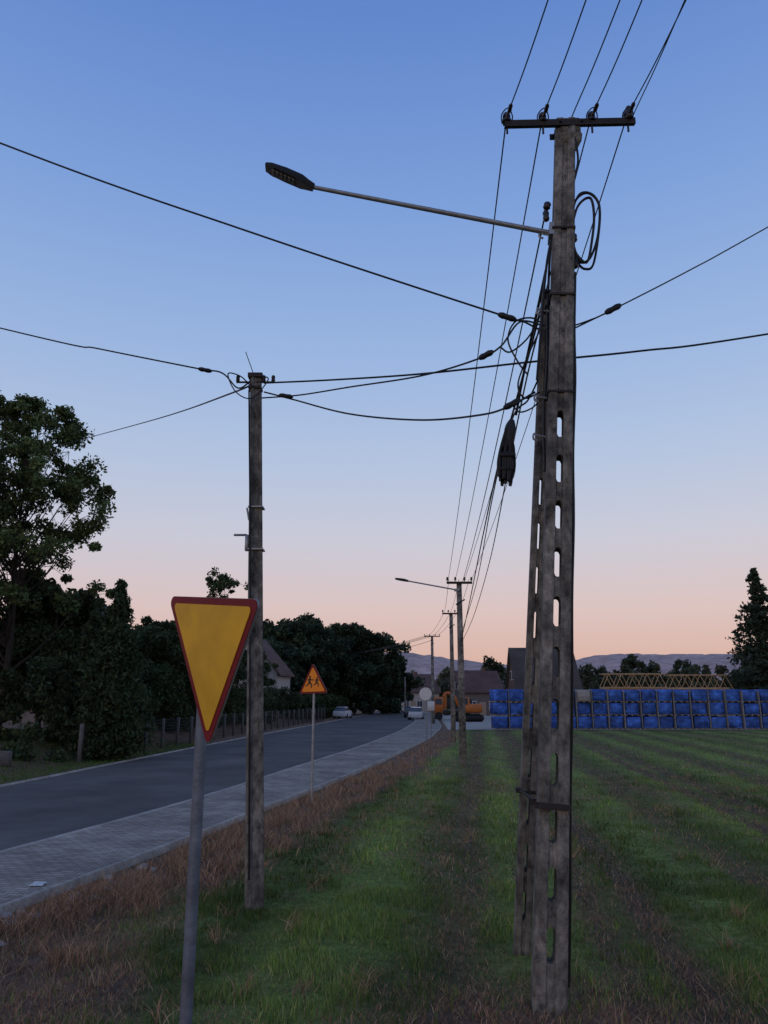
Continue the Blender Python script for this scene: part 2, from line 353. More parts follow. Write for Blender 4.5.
# ---------------- slotted concrete pole leg
def slot_leg(mbs,B,T,R,w0,w1,d0,d1,s0,s1,pitch=.45,slot=.27,fl=.355):
    B=Vector(B);T=Vector(T);A=(T-B);L=A.length;A.normalize();R=Vector(R);R=(R-A*R.dot(A)).normalized();D=R.cross(A).normalized()
    w=lambda s:w0+(w1-w0)*s/L; d=lambda s:d0+(d1-d0)*s/L
    pt=lambda s,u,v:B+A*s+R*u+D*v
    for sg in(-1,1):
        vs=[];
        for s in(0,L):
            a=sg*w(s)/2; b=sg*w(s)*(.5-fl); h=d(s)/2; c=.015
            vs+=[pt(s,b,-h),pt(s,a-sg*c,-h),pt(s,a,-h+c),pt(s,a,h-c),pt(s,a-sg*c,h),pt(s,b,h)]
        fs=[tuple(range(6)),tuple(range(11,5,-1))]+[(i,(i+1)%6,(i+1)%6+6,i+6) for i in range(6)]
        mbs.add(vs,fs)
    def rad(ang,hw,hh):
        c,s=math.cos(ang),math.sin(ang); lo,hi=0,hh*1.5+hw
        for _ in range(26):
            m=(lo+hi)/2; x,y=m*c,m*s; yy=max(0,abs(y)-(hh-hw))
            if x*x+yy*yy<hw*hw: lo=m
            else: hi=m
        return lo
    bays=[]
    if s0>0: bays.append((0,s0,False))
    s=s0
    while s+pitch<=s1: bays.append((s,s+pitch,True)); s+=pitch
    bays.append((s,L,False))
    for a,b,hole in bays:
        th=lambda s_:d(s_)*.42
        if not hole:
            vs=[];
            for s_ in(a,b):
                q=w(s_)*(.5-fl)+.003
                vs+=[pt(s_,-q,-th(s_)),pt(s_,q,-th(s_)),pt(s_,q,th(s_)),pt(s_,-q,th(s_))]
            mbs.add(vs,[(0,1,5,4),(2,3,7,6)]); continue
        cs=(a+b)/2; q=w(cs)*(.5-fl)+.003; hh=slot/2; hw=q*.9; H=pitch/2
        outer=[]; N=4
        for i in range(N): outer.append((q,-H+2*H*i/N))
        for i in range(N): outer.append((q-2*q*i/N,H))
        for i in range(N): outer.append((-q,H-2*H*i/N))
        for i in range(N): outer.append((-q+2*q*i/N,-H))
        n=len(outer); t=th(cs); vs=[]
        for sgn in(-1,1):
            for (u,v) in outer: vs.append(pt(cs+v,u,sgn*t))
            for (u,v) in outer:
                an=math.atan2(v,u); r=rad(an,hw,hh); vs.append(pt(cs+r*math.sin(an),r*math.cos(an),sgn*t))
        fs=[]
        for i in range(n):
            j=(i+1)%n
            fs.append((i,j,n+j,n+i)); fs.append((2*n+i,3*n+i,3*n+j,2*n+j)); fs.append((n+i,n+j,3*n+j,3*n+i))
        mbs.add(vs,fs)
    return A,R,D,L
def pin_insulator(mb,c,s=1.0):
    c=Vector(c); z=Vector((0,0,1))
    mb.tube([c,c+z*.05*s],[.012*s]*2,6)
    mb.tube([c+z*h*s for h in(.04,.045,.07,.075,.10,.105,.13,.15,.16)],[r*s for r in(.03,.048,.05,.03,.03,.042,.04,.028,.01)],10)
def lamp_head(parent,c,d,mb_mat,up=Vector((0,0,1))):
    d=Vector(d).normalized(); side=d.cross(up).normalized(); u=side.cross(d).normalized()
    if u.z<0: u=-u
    prof=[(-.02,.035,.035,-.03),(.06,.06,.045,-.035),(.12,.105,.05,-.03),(.30,.125,.045,-.025),(.46,.12,.03,-.02),(.52,.09,.018,-.015)]
    mb=MB(); vs=[];fs=[]
    for s,hw,t,bz in prof:
        for k,(a,b) in enumerate(((-1,bz),(1,bz),(1,0),(.75,t),(-.75,t),(-1,0))): vs.append(c+d*s+side*(a*hw)+u*b)
    m=len(prof)
    for i in range(m-1):
        for k in range(6): fs.append((i*6+k,i*6+(k+1)%6,i*6+6+(k+1)%6,i*6+6+k))
    fs+= [tuple(range(6)),tuple(range(m*6-1,m*6-7,-1))]
    mb.add(vs,fs)
    for i in range(5): mb.box(c+d*(.14+i*.022)+u*.05,(.008,.13,.02),Matrix((d,side,u)).transposed())
    mb.build('housing',mb_mat,parent)
    mb=MB()
    for i in range(6):
        for j in range(3): mb.box(c+d*(.2+i*.045)+side*((j-1)*.06)-u*.033,(.028,.038,.012),Matrix((d,side,u)).transposed())
    mb.build('led_lenses',M['conc2'],parent)
# ===== main lattice pole (A-frame)
pole=empty('utility_pole')
B1=G(547,1008); T1=P(565,124,7.1)
R1=Vector((1,-.12,0))
leg=MB(); A,R,D,L=slot_leg(leg,B1-Vector((0,0,.2)),T1,R1,.275,.205,.25,.20,.45,5.6,fl=.37)
leg.build('front_leg',M['conc'],pole,.004)
B2=G(520,952); T2=P(548,292,7.28)
leg=MB(); slot_leg(leg,B2-Vector((0,0,.2)),T2,R1,.165,.135,.2,.16,.45,5.0,fl=.40); leg.build('rear_leg',M['conc'],pole,.004)
axis=lambda s:B1+(T1-B1).normalized()*s
def project(p):
    v=Vector(p)-Vector((0,0,CH)); dep=v.y*CP+v.z*SP; up=-v.y*SP+v.z*CP; return 384+F*v.x/dep,512-F*up/dep
def on_axis(y):
    best=min((abs(project(axis(s))[1]-y),s) for s in np.linspace(0,9,600)); return best[1]
mb=MB()
def band(y,w,d,h): 
    s=on_axis(y); c=axis(s); mb.box(c,(w,d,h),Matrix((R,D,A)).transposed())
for y,w in((233,.235),(300,.245),(395,.25)): band(y,w,.235,.022)
pa=axis(on_axis(805)); ax2=lambda t:B2+(T2-B2)*t
def on2(y): return min((abs(project(ax2(t))[1]-y),t) for t in np.linspace(0,1,500))[1]
pb=ax2(on2(790))
for sg in(-1,1):
    off=R*(.10*sg); mb.tube([pa+off-D*.15,pb+off*.7+D*.12],.013,6)
mb.box(pa-D*.142,(.33,.03,.05),Matrix((R,D,A)).transposed()); mb.box(pa+D*.142,(.30,.03,.05),Matrix((R,D,A)).transposed())
mb.box(pb,(.22,.24,.045),Matrix((R,D,A)).transposed())
mb.build('steel_bands',M['rust'],pole)
mb=MB()
for y,s in((312,-1),(398,-1),(437,-1),(235,-1)):
    c=axis(on_axis(y))+R*(-.12)
    pts=[c,c+R*(-.07)+Vector((0,0,.01)),c+R*(-.11)+Vector((0,0,.03)),c+R*(-.12)+Vector((0,0,-.02)),c+R*(-.08)+Vector((0,0,-.04))]
    mb.tube(catmull(pts,5),.011,6)
mb.build('hooks',M['steel'],pole)
# cross arm
ca=P(502,131,7.02); cb=P(631,128,7.18); cd=(cb-ca).normalized(); cm=(ca+cb)/2
RM=Matrix((cd,Vector((0,0,1)).cross(cd),Vector((0,0,1)))).transposed()
mb=MB()
LN=(cb-ca).length; fw=Vector((0,0,1)).cross(cd); 
of=-fw*.115
mb.box(cm+of,(LN,.008,.075),RM); mb.box(cm+of+fw*.022+Vector((0,0,.034)),(LN,.036,.007),RM); mb.box(cm+of+fw*.022-Vector((0,0,.034)),(LN,.036,.007),RM)
for sx in(-.12,.12): mb.tube([cm+of*1.25+cd*sx,cm-of*1.0+cd*sx],.012,6)
mb.box(cm-of*.98,(.32,.012,.07),RM)
mb.build('cross_arm',M['rust'],pole)
mb=MB(); mb.box(cm-Vector((0,0,.02)),(.235,.2,.20),RM,.02); mb.box(cm-Vector((.0,0,.17)),(.24,.225,.16),RM,.04,taper=1.08); mb.build('pole_cap',M['conc'],pole)
INS=[(507,128),(543,128),(592,127),(628,126)]
mb=MB(); ip=[]
for (px,py),yy in zip(INS,(6.93,6.97,7.03,7.08)):
    c=P(px,py,yy)+Vector((0,0,.03)); pin_insulator(mb,c,1.0); ip.append(c+Vector((0,0,.1)))
    mb.tube([c+Vector((0,0,-.1)),c+Vector((0,0,.02))],.012,6)
    mb.tube([c+Vector((0,0,.09))+fw*.1,c+Vector((0,0,.1)),c+Vector((0,0,.09))-fw*.1],.018,6)
    mb.ell(c+Vector((.02,-.12,.11)),(0,1,.0),.12,.024)
    mb.tube(catmull([c+Vector((-.05,0,.02)),c+Vector((-.06,-.05,.09)),c+Vector((0,-.1,.13)),c+Vector((.06,-.02,.1)),c+Vector((.05,.03,.03))],4),.007,5)
c=P(629,112,7.05); mb.ell(c,(0,.2,1),.18,.035)
c=P(546,216,7.05); mb.ell(c,(0,.1,1),.14,.035); c=P(547,206,7.05); mb.ell(c,(.3,.1,1),.09,.04); 
c=P(575,262,7.05); mb.ell(c,(0,.1,1),.16,.035)
c=P(574,238,7.05); mb.ell(c,(0,.1,1),.10,.035)
mb.build('insulators',M['porc'],pole)
mb=MB()
def side_pts(ys,off,dd): return [axis(on_axis(y))+R*o-D*dd for y,o in zip(ys,off)]
ys=[272,330,380,450,520,600,700,800,900,985]
mb.tube(catmull(side_pts(ys,[.125,.125,.14,.13,.145,.14,.155,.15,.16,.16],.02),4),.024,8)
mb.tube(catmull(side_pts([160]+ys,[.11,.125,.12,.125,.12,.13,.12,.14,.13,.145,.14],.1),4),.013,6)
mb.tube(catmull(side_pts([240,300,360,410,470],[-.12,-.13,-.12,-.14,-.12],.06),4),.014,6)
mb.build('down_cable',M['black'],pole)
mb=MB()
def PX(lst,Y): return [P(a,b,Y) for a,b in lst]
mb.tube(catmull(PX([(571,222),(576,200),(588,193),(599,205),(598,235),(590,258),(580,262),(574,250)],7.05)),.014,6)
mb.tube(catmull(PX([(571,230),(578,206),(590,198),(594,215),(592,240),(587,262),(577,255),(573,244)],7.0)),.014,6)
mb.tube(catmull(PX([(570,215),(580,194),(594,196),(600,215),(594,262),(585,269),(576,262)],7.1)),.013,6)
mb.tube(catmull(PX([(573,130),(578,160),(572,190),(574,240),(571,275)],7.0)),.012,6)
mb.tube(catmull(PX([(551,240),(547,262),(544,290),(541,330),(537,380)],7.0)),.014,6)
mb.build('cable_coil',M['black'],pole)
lamp=empty('street_lamp')
la=P(550,233,7.1); lb_=P(312,187,7.1); mb=MB(); mb.tube([la,la.lerp(lb_,.5),lb_],[.028,.026,.023],10)
mb.box(axis(on_axis(233))-R*.12,(.05,.2,.14),Matrix((R,D,A)).transposed())
mb.build('arm',M['steel'],lamp)
dl=(P(267,167,7.0)-lb_); lamp_head(lamp,lb_,dl,M['black'],Vector((0,-.25,1)))
# hanging cable reserve
cr=empty('cable_reserve'); mb=MB(); Yc=7.0
for k in range(9):
    o=(k-4)*1.0; b0=474+((k*7)%5)*2.2
    mb.tube(catmull(PX([(509+o*.25,426),(509+o*.9,442),(507+o*1.7,450),(507+o*1.9,466),(506+o*1.7,b0),(505+o*1.6,b0+1),(505+o*1.7,462),(507+o*1.5,447),(508+o*.4,428)],Yc+.03*(k%3-1)),6),.014,6)
mb.build('coils',M['black'],cr)
mb=MB(); mb.tube(catmull([P(512,420,Yc),P(510,430,Yc),P(509,444,Yc)],3),[.025,.04,.05,.055,.055,.05,.045],8)
mb.box(P(507,456,Yc),(.155,.11,.05),None,.015); mb.box(P(506,470,Yc),(.15,.10,.03),None,.01); mb.box(P(507,463,Yc),(.11,.07,.24),None,.02)
mb.build('wrapping',M['wire'],cr)
# ===== left pole
lp=empty('utility_pole'); Bl=G(255,908); Tl=P(256,377,Bl.y+.02)
mb=MB(); slot_leg(mb,Bl-Vector((0,0,.2)),Tl,(1,.25,0),.225,.15,.19,.14,6.6,6.7,fl=.28); mb.build('shaft',M['conc'],lp,.004)
mb=MB(); mb.box(Tl,(.2,.18,.06)); mb.box(Tl-Vector((0,0,.18)),(.18,.17,.03))
mb.tube([Tl+Vector((-.02,0,0)),Tl+Vector((-.16,0,.38))],.006,5)
mb.tube([Tl+Vector((-.26,-.05,-.1)),Tl+Vector((.26,-.05,-.1))],.014,6)
for sx in(-.24,.12,.25): mb.ell(Tl+Vector((sx,-.05,-.05)),(0,0,1),.11,.028)
mb.build('top_fittings',M['rust'],lp)
mb=MB()
for yy in(508,550):
    c=P(256.5,yy,Bl.y); mb.box(c,(.2,.19,.018))
c=P(247,543,Bl.y-.05); mb.box(c,(.05,.05,.22),None,.01); mb.tube([P(234,535,Bl.y-.05),P(247,535,Bl.y-.05)],.016,6); mb.tube([P(247,508,Bl.y-.1),P(249,520,Bl.y-.1)],.014,6)
mb.build('brackets',M['steel'],lp)
mb=MB(); mb.tube([P(249,390,Bl.y-.1),P(250,510,Bl.y-.11),P(250,640,Bl.y-.11),P(249,880,Bl.y-.12)],.012,6); mb.build('down_cable',M['black'],lp)
# ===== wires
def wire(pts,r=.009,n=12,name='overhead_wire',clamps=()):
    mb=MB(); pp=catmull(pts,n); mb.tube(pp,r,6)
    for c,d in clamps: mb.ell(c,d,.2,.034)
    return mb.build(name,M['wire'])
Yp=7.1; Yq=Bl.y
wire([P(-500,-55,7.3),P(0,143,7.2),P(250,232,7.1),P(498,314,Yp),P(520,320,Yp),P(540,330,Yp)],.010,clamps=[(P(507,317,Yp),P(520,321,Yp)-P(498,314,Yp))])
wire([P(-500,205,13),P(0,328,11),P(100,349,10.5),P(195,368,Yq),P(222,373,Yq),P(238,388,Yq),P(252,380,Yq)],.011,clamps=[(P(205,370,Yq),P(215,372,Yq)-P(195,368,Yq))])
wire([P(-60,478,40),P(20,457,34),P(80,440,27),P(160,418,17),P(232,393,Yq),P(252,383,Yq)],.012)
wire([P(264,383,Yq),P(330,380,9.6),P(420,374,8.8),P(530,362,8.0),P(640,351,8.2),P(768,334,8.6),P(1200,262,10)],.012)
wire([P(264,392,Yq),P(276,395,Yq),P(295,400,Yq-.1),P(350,414,9.2),P(420,420,8.4),P(480,415,7.6),P(510,406,Yp),P(535,392,Yp)],.011,clamps=[(P(286,396,Yq-.1),P(295,398,Yq)-P(276,395,Yq)),(P(512,404,Yp),P(520,400,Yp)-P(505,408,Yp))])
wire([P(262,398,Yq),P(300,395,Yq-.1),P(350,387,9.2),P(420,376,8.2),P(475,360,7.5),P(500,347,Yp),P(520,322,Yp),P(545,326,Yp)],.010,clamps=[(P(486,355,7.3),P(496,349,7.2)-P(477,359,7.4))])
wire([P(250,385,Yq),P(240,376,Yq-.1),P(228,374,Yq-.1),P(236,392,Yq-.15),P(252,398,Yq-.1),P(268,380,Yq-.1),P(262,376,Yq)],.009)
wire([P(573,326,Yp),P(590,320,Yp),P(610,311,Yp),P(690,270,7.6),P(768,227,8),P(1100,40,9)],.008,clamps=[(P(613,309,Yp),P(620,305,Yp)-P(605,313,Yp))])
wire([P(573,329,Yp),P(600,316,Yp),P(618,308,Yp)],.008)
wire([P(545,326,Yp),P(532,318,Yp),P(515,322,Yp),P(508,340,Yp),P(518,362,Yp),P(528,375,Yp)],.009)
wire([P(500,347,Yp),P(510,352,Yp),P(526,340,Yp),P(538,322,Yp)],.009)
wire([P(540,392,Yp),P(525,398,Yp),P(518,385,Yp),P(526,360,Yp),P(540,330,Yp)],.009)
wire([P(512,405,Yp),P(520,412,Yp),P(532,408,Yp),P(540,400,Yp)],.008)
def over(p,pix,zz=None):
    a,b,c=ray(*pix); z=(zz or p.z+.05); t=(z-CH)/c; q=Vector((a*t,b*t,z)); d=(q-p); 
    return [p,q,p+d*4+Vector((0,0,.3)),p+d*20+Vector((0,0,4.0))]
farb=G(459,766); fart=P(459,582,farb.y); farx=[P(448,581,farb.y),P(455,581,farb.y),P(464,581,farb.y),P(471,581,farb.y)]
tops=[(548,0),(586,0),(642,0),(686,0)]
for i,p in enumerate(ip):
    wire(over(p,tops[i]),.007,8)
    wire(sagline(p,farx[i],.25),.008,1)
p5=cm+Vector((.05,0,.14)); wire(over(p5,(620,0)),.007,8); wire(sagline(P(546,210,7.1),P(459,592,farb.y),.35),.009,1)
wire(over(ip[3]+Vector((.04,0,-.05)),(690,-12)),.006,8)
wire([P(546,290,Yp),P(530,350,8.2),P(515,405,9.5),P(497,470,12.5),P(482,540,18),P(470,600,25),P(461,642,farb.y)],.014,name='aerial_bundled_cable')
wire([P(546,305,Yp),P(533,352,8.0),P(522,400,9.0),P(508,470,11.5),P(490,560,18),P(474,615,25),P(462,642,farb.y)],.010,name='aerial_bundled_cable')
wire([P(538,380,Yp),P(528,400,7.5),P(510,425,8.3),P(492,500,12.5),P(476,585,22),P(461,635,farb.y)],.010,name='aerial_bundled_cable')
wire([P(546,270,Yp),P(537,312,7.4),P(524,372,8.2),P(516,415,8.6)],.016,name='aerial_bundled_cable')
# ===== far poles
def far_pole(top,Y,w,arm=None,lamp_=None,armw=1.0):
    e=empty('utility_pole'); t=P(*top,Y); mb=MB()
    h=t.z; mb.box((t.x,Y,h/2-.1),(w,w*.8,h+.2),None,.01,taper=.7); mb.build('shaft',M['conc'],e)
    mb=MB()
    if arm:
        mb.box((t.x,Y-.15,t.z-.05),(armw,.06,.09))
        for k in(-.47,-.16,.2,.47): pin_insulator(mb,(t.x+k*armw,Y-.15,t.z),1.1)
        mb.tube([Vector((t.x-.15,Y-.1,t.z-.9)),Vector((t.x+.2,Y-.1,t.z-.7))],.03,6)
    else:
        mb.box((t.x,Y,t.z-.05),(.5,.08,.08)); pin_insulator(mb,(t.x-.2,Y,t.z)); pin_insulator(mb,(t.x+.2,Y,t.z))
    mb.build('cross_arm',M['rust'],e)
    if lamp_:
        e2=empty('street_lamp'); a=P(*lamp_[0],Y); c=P(*lamp_[1],Y); mb=MB(); mb.tube([a,a.lerp(c,.5),c],.028,8); mb.box(a,(.2,.25,.08)); mb.build('arm',M['steel'],e2)
        lamp_head(e2,c,c-a,M['black'])
    return t
far_pole((459,582),farb.y,.27,True,((457,590),(408,581)),armw=1.0)
t2=far_pole((451,613),47,.28,True,armw=1.1)
t3=far_pole((432,636),78,.34,True,armw=1.6)
far_pole((405,677),120,.3)
for dx in(-.4,0,.4):
    wire(sagline(fart+Vector((dx,0,.1)),t2+Vector((dx,0,.1)),.15),.009,1); wire(sagline(t2+Vector((dx,0,.1)),t3+Vector((dx,0,.1)),.3),.012,1)
    wire(sagline(t3+Vector((dx,0,.1)),P(330,655,140)+Vector((dx,0,0)),.5),.02,1)
wire(sagline(P(432,640,78),P(385,648,90),.3),.02,1)
# ---------------- signs
def tri_pts(V3,inset,rad,n=6):
    V3=[Vector(v) for v in V3]; c=sum(V3,Vector((0,0)))/3; out=[]
    def inter(p,d,q,e):
        det=d.x*e.y-d.y*e.x; t=((q.x-p.x)*e.y-(q.y-p.y)*e.x)/det; return p+d*t
    E=[]
    for i in range(3):
        a,b=V3[i],V3[(i+1)%3]; d=(b-a).normalized(); nrm=Vector((-d.y,d.x))
        if (c-a).dot(nrm)<0: nrm=-nrm
        E.append((a+nrm*inset,d,nrm))
    W=[inter(E[i-1][0],E[i-1][1],E[i][0],E[i][1]) for i in range(3)]
    for i in range(3):
        p=W[i]; a=(W[i-1]-p).normalized(); b=(W[(i+1)%3]-p).normalized(); half=math.acos(max(-1,min(1,a.dot(b))))/2
        l=rad/math.tan(half); s=p+a*l; e=p+b*l; cc=p+(a+b).normalized()*(rad/math.sin(half))
        a0=math.atan2(s.y-cc.y,s.x-cc.x); a1=math.atan2(e.y-cc.y,e.x-cc.x); dd=(a1-a0+math.pi)%(2*math.pi)-math.pi
        for k in range(n+1): t=a0+dd*k/n; out.append(cc+Vector((math.cos(t),math.sin(t)))*rad)
    return out
def plate(pts2,O,U,Vv,N,z0,z1,name,m,parent):
    mb=MB(); n=len(pts2); vs=[O+U*p.x+Vv*p.y+N*z for z in(z0,z1) for p in pts2]
    fs=[tuple(range(n)),tuple(range(2*n-1,n-1,-1))]+[(i,(i+1)%n,n+(i+1)%n,n+i) for i in range(n)]
    mb.add(vs,fs); return mb.build(name,m,parent)
def tri_sign(name,TL,TR,BT,face,border,bw=.055,rad=.04):
    e=empty(name); TL,TR,BT=Vector(TL),Vector(TR),Vector(BT)
    U=(TR-TL).normalized(); N=U.cross(BT-TL).normalized()
    if N.dot(Vector((0,0,CH))-TL)<0: N=-N
    Vv=N.cross(U).normalized(); O=(TL+TR+BT)/3
    tv=[Vector(((q-O).dot(U),(q-O).dot(Vv))) for q in(TL,TR,BT)]
    plate(tri_pts(tv,0,rad),O,U,Vv,N,-.010,0,'back_plate',M['grey'],e)
    plate(tri_pts(tv,.002,rad),O,U,Vv,N,.001,.004,'border',M[border],e)
    plate(tri_pts(tv,bw,rad*.6),O,U,Vv,N,.005,.008,'face',M[face],e)
    return e,O,U,Vv,N
e,O,U,Vv,N=tri_sign('yield_sign',P(169,596,4.33),P(261,599,3.62),P(208,749,4.0),'yellow','red',bw=.038,rad=.035)
px=P(199.5,745,4.1).x
py=O.y+(-.055-(px-O.x)*N.x)/N.y
mb=MB(); mb.tube([(px,py,-.3),(px,py,1.5),(px,py,O.z+.20)],.030,14); mb.build('post',M['post'],e)
mb=MB()
for dz in(-.14,.14):
    mb.box((px,py,O.z+dz),(.08,.08,.03),None,.005); mb.box(Vector((px,py,O.z+dz))+N*.022,(.05,.05,.028))
mb.build('clamps',M['steel'],e)
Ys=19.3
e,O,U,Vv,N=tri_sign('children_warning_sign',P(299,694,Ys+.12),P(328,693,Ys-.12),P(313,662.5,Ys),'orange','red',bw=.045,rad=.04)
mb=MB(); 
def fig(ox,s,fl):
    sgn=1 if Vv.z>0 else -1
    def q(x,y): return O+U*(ox+x*s*fl)+Vv*(sgn*y*s)+N*.011
    def seg(a,b,r0,r1):
        a2=Vector(a);b2=Vector(b);d=(b2-a2).normalized();n=Vector((-d.y,d.x)); pts=[a2+n*r0,b2+n*r1,b2-n*r1,a2-n*r0]
        mb.add([q(p.x,p.y) for p in pts],[(0,1,2,3)])
    mb.add([q(.07*math.cos(t)+.03,.42+.08*math.sin(t)) for t in np.linspace(0,6.28,12,endpoint=False)],[tuple(range(12))])
    seg((.02,.33),(-.03,.05),.07,.08); seg((-.03,.06),(.14,-.1),.06,.045); seg((.14,-.1),(.1,-.32),.045,.035); seg((-.04,.06),(-.16,-.12),.055,.045); seg((-.16,-.12),(-.32,-.16),.04,.03)
    seg((.03,.3),(.2,.18),.035,.03); seg((.2,.18),(.28,.28),.03,.025); seg((0,.3),(-.17,.2),.035,.03)
fig(-.09,.36,1); fig(.10,.30,1)
mb.build('children_figures',M['black'],e)
mb=MB(); pz=O-N*.05; mb.tube([(pz.x,pz.y,-.2),(pz.x,pz.y,O.z+.2)],.03,10); mb.build('post',M['steel'],e)
mb=MB(); mb.box((pz.x,pz.y,O.z-.1),(.09,.09,.03)); mb.build('clamp',M['steel'],e)
e=empty('round_traffic_sign'); c=P(425.5,694,48); mb=MB(); mb.disc(c,(-.2,-1,0),.38,.02); mb.build('disc',M['white'],e)
mb=MB(); mb.disc(c+Vector((.01,.03,0)),(-.2,-1,0),.40,.02); mb.tube([(c.x+.05,c.y+.07,-.2),(c.x+.05,c.y+.07,c.z+.3)],.035,8); mb.build('post',M['grey'],e)
e=empty('information_sign'); c=P(431,706,52); mb=MB(); mb.box(c,(.45,.03,.6),None,.01); mb.build('panel',M['white'],e); mb=MB(); mb.tube([(c.x,c.y+.05,-.2),(c.x,c.y+.05,c.z+.3)],.03,8); mb.build('post',M['grey'],e)
# ---------------- foliage
def leaves(name,C,S,cols,parent=None,stretch=1.0,m=None):
    n=len(C); a=rng.normal(size=(n,3)); a/=np.linalg.norm(a,axis=1)[:,None]; b=rng.normal(size=(n,3)); b-=a*(a*b).sum(1)[:,None]; b/=np.linalg.norm(b,axis=1)[:,None]
    S=np.asarray(S)[:,None]; V=np.empty((n,4,3)); V[:,0]=C-a*S*stretch; V[:,1]=C+b*S*.5; V[:,2]=C+a*S*stretch; V[:,3]=C-b*S*.5
    Q=np.arange(n*4).reshape(n,4); return qmesh(name,V.reshape(-1,3),Q,m or M['leaf'],np.repeat(cols,4,0),parent=parent)
def clump_pts(centers,radii,n,shell=.55):
    out=[];ids=[]
    for i,(c,r) in enumerate(zip(centers,radii)):
        d=rng.normal(size=(n,3)); d/=np.linalg.norm(d,axis=1)[:,None]; q=rng.random(n)**(shell); out.append(np.array(c)+d*(q[:,None])*np.array(r)); ids.append(np.full(n,i))
    return np.concatenate(out),np.concatenate(ids)
LB=1.7
def fol_cols(n,ids,base,var=.35):
    cv=rng.uniform(1-var,1+var,ids.max()+1)[ids][:,None]; v=rng.uniform(.6,1.4,n)[:,None]; h=rng.uniform(-1,1,n)[:,None]*np.array([.2,.05,-.1])
    return np.clip(np.array(base)*LB*(1+h)*cv*v,0.004,1)
def tree(name,base,H,R,z0,nb,lf,leafs,col,sr=.8,flat=.8,trunkr=.2,seed=1,shape='round',shell=.55,spread=.8):
    rd=random.Random(seed); e=empty(name); base=Vector(base); mb=MB()
    top=base+Vector((rd.uniform(-.3,.3),rd.uniform(-.3,.3),H*.93)); 
    tp=[base-Vector((0,0,.3)),base.lerp(top,.3)+Vector((rd.uniform(-.2,.2),0,0)),base.lerp(top,.6)+Vector((rd.uniform(-.3,.3),0,0)),top]; tp=catmull(tp,5)
    mb.tube(tp,[trunkr*(1-.93*i/(len(tp)-1)) for i in range(len(tp))],8)
    cs=[];rs=[]
    for i in range(nb):
        t=rd.random()**.8; z=z0+(H-z0)*t; 
        rr=R*math.sqrt(max(.03,1-((t-.42)/.6)**2))
        a=rd.uniform(0,2*math.pi); q=rd.uniform(.35,1)
        c=base+Vector((math.cos(a)*rr*q,math.sin(a)*rr*q,z)); s=max(0,min(.93,(z-H*.22*q)/H*.9)); o=base.lerp(top,s)
        mid=o.lerp(c,.5)+Vector((rd.uniform(-.2,.2),rd.uniform(-.2,.2),-.25*R*.3))
        r0=trunkr*(1-s)*.35+.012; mb.tube(catmull([o,mid,c],4),[r0*(1-.85*k/8) for k in range(9)],5)
        for k in range(rd.randint(2,4)):
            cc=c+Vector((rd.gauss(0,1),rd.gauss(0,1),rd.gauss(0,.7)))*sr*spread
            if cc.z>H+base.z: cc.z=H+base.z-rd.random()*.5
            cs.append(tuple(cc)); q2=sr*rd.uniform(.4,1.05); rs.append((q2,q2,q2*flat))
            mb.tube([c,cc],[.018,.008],4)
    mb.build('trunk_and_limbs',M['bark'],e)
    C,ids=clump_pts(cs,rs,leafs,shell); S=rng.uniform(.6,1.4,len(C))*lf
    leaves('crown',C,S,fol_cols(len(C),ids,col),e); return e
def conifer(name,base,H,R,col,tiers=26,lf=.16,dens=1.0,seed=2,z0=.3,droop=.25,n=60,fz=.45,irr=.1):
    rd=random.Random(seed); e=empty(name); base=Vector(base); mb=MB(); mb.tube([base-Vector((0,0,.3)),base+Vector((0,0,H*.5)),base+Vector((0,0,H))],[.16*H/9,.09*H/9,.01],7)
    C=[];ids=[];k=0
    for i in range(tiers):
        t=(i+rd.random()*.5)/tiers; z=z0+(H-z0)*t; r=R*(1-t)**.85*rd.uniform(1-irr,1+irr)+.06; nb=max(4,int(9*dens*(1-t*.5)))
        for j in range(nb):
            a=rd.uniform(0,2*math.pi); rr=r*rd.uniform(.6-irr,1.1+irr); d=Vector((math.cos(a),math.sin(a),0)); o=base+Vector((0,0,z+rd.uniform(-.5,.5)*irr)); tip=o+d*rr-Vector((0,0,rr*droop*rd.uniform(.5,1.4)))
            mb.tube([o,tip],[.03,.006],4)
            m=int(n*(.3+rr/R)); s=rng.random(m)**.7; q=np.array(o)+np.outer(s,np.array(tip-o)); w=.05+.05*min(1,rr)+.12*rr*(1-s)[:,None]*1.2+.03*rr
            q=q+rng.normal(size=(m,3))*w*np.array([1,1,fz]); C.append(q); ids.append(np.full(m,k)); k+=1
    mb.build('trunk_and_branches',M['bark'],e)
    C=np.concatenate(C);ids=np.concatenate(ids); leaves('needles',C,rng.uniform(.6,1.4,len(C))*lf,fol_cols(len(C),ids,col,.25),e,1.2); return e
def gp(px,Y):
    a,b,c=ray(px,700); x=a/b*Y; return Vector((x,Y,float(gheight(np.array(x),np.array(Y)))))
def zt(y,Y): return P(384,y,Y).z
g=gp(0,36); tree('deciduous_tree',g,zt(408,36)-g.z,4.0,5.8,84,.10,190,(.052,.072,.027),sr=.72,trunkr=.20,seed=11,shell=.65,spread=1.05)
g=gp(-95,34); tree('deciduous_tree',g,zt(460,34),3.0,3.0,30,.12,150,(.045,.07,.025),sr=.8,trunkr=.25,seed=12)
for px,Y,ty,R,sd in((0,39,592,2.6,21),(42,38,606,1.9,22),(70,41,612,1.5,28),(165,52,634,2.6,24),(196,60,646,2.8,25),(236,76,656,3.0,26),(140,48,640,2.2,27),(262,92,660,2.6,30)):
    g=gp(px,Y); tree('garden_tree',g,zt(ty,Y),R,1.0,32,.14,170,(.030,.043,.020),sr=.75,trunkr=.16,seed=sd)
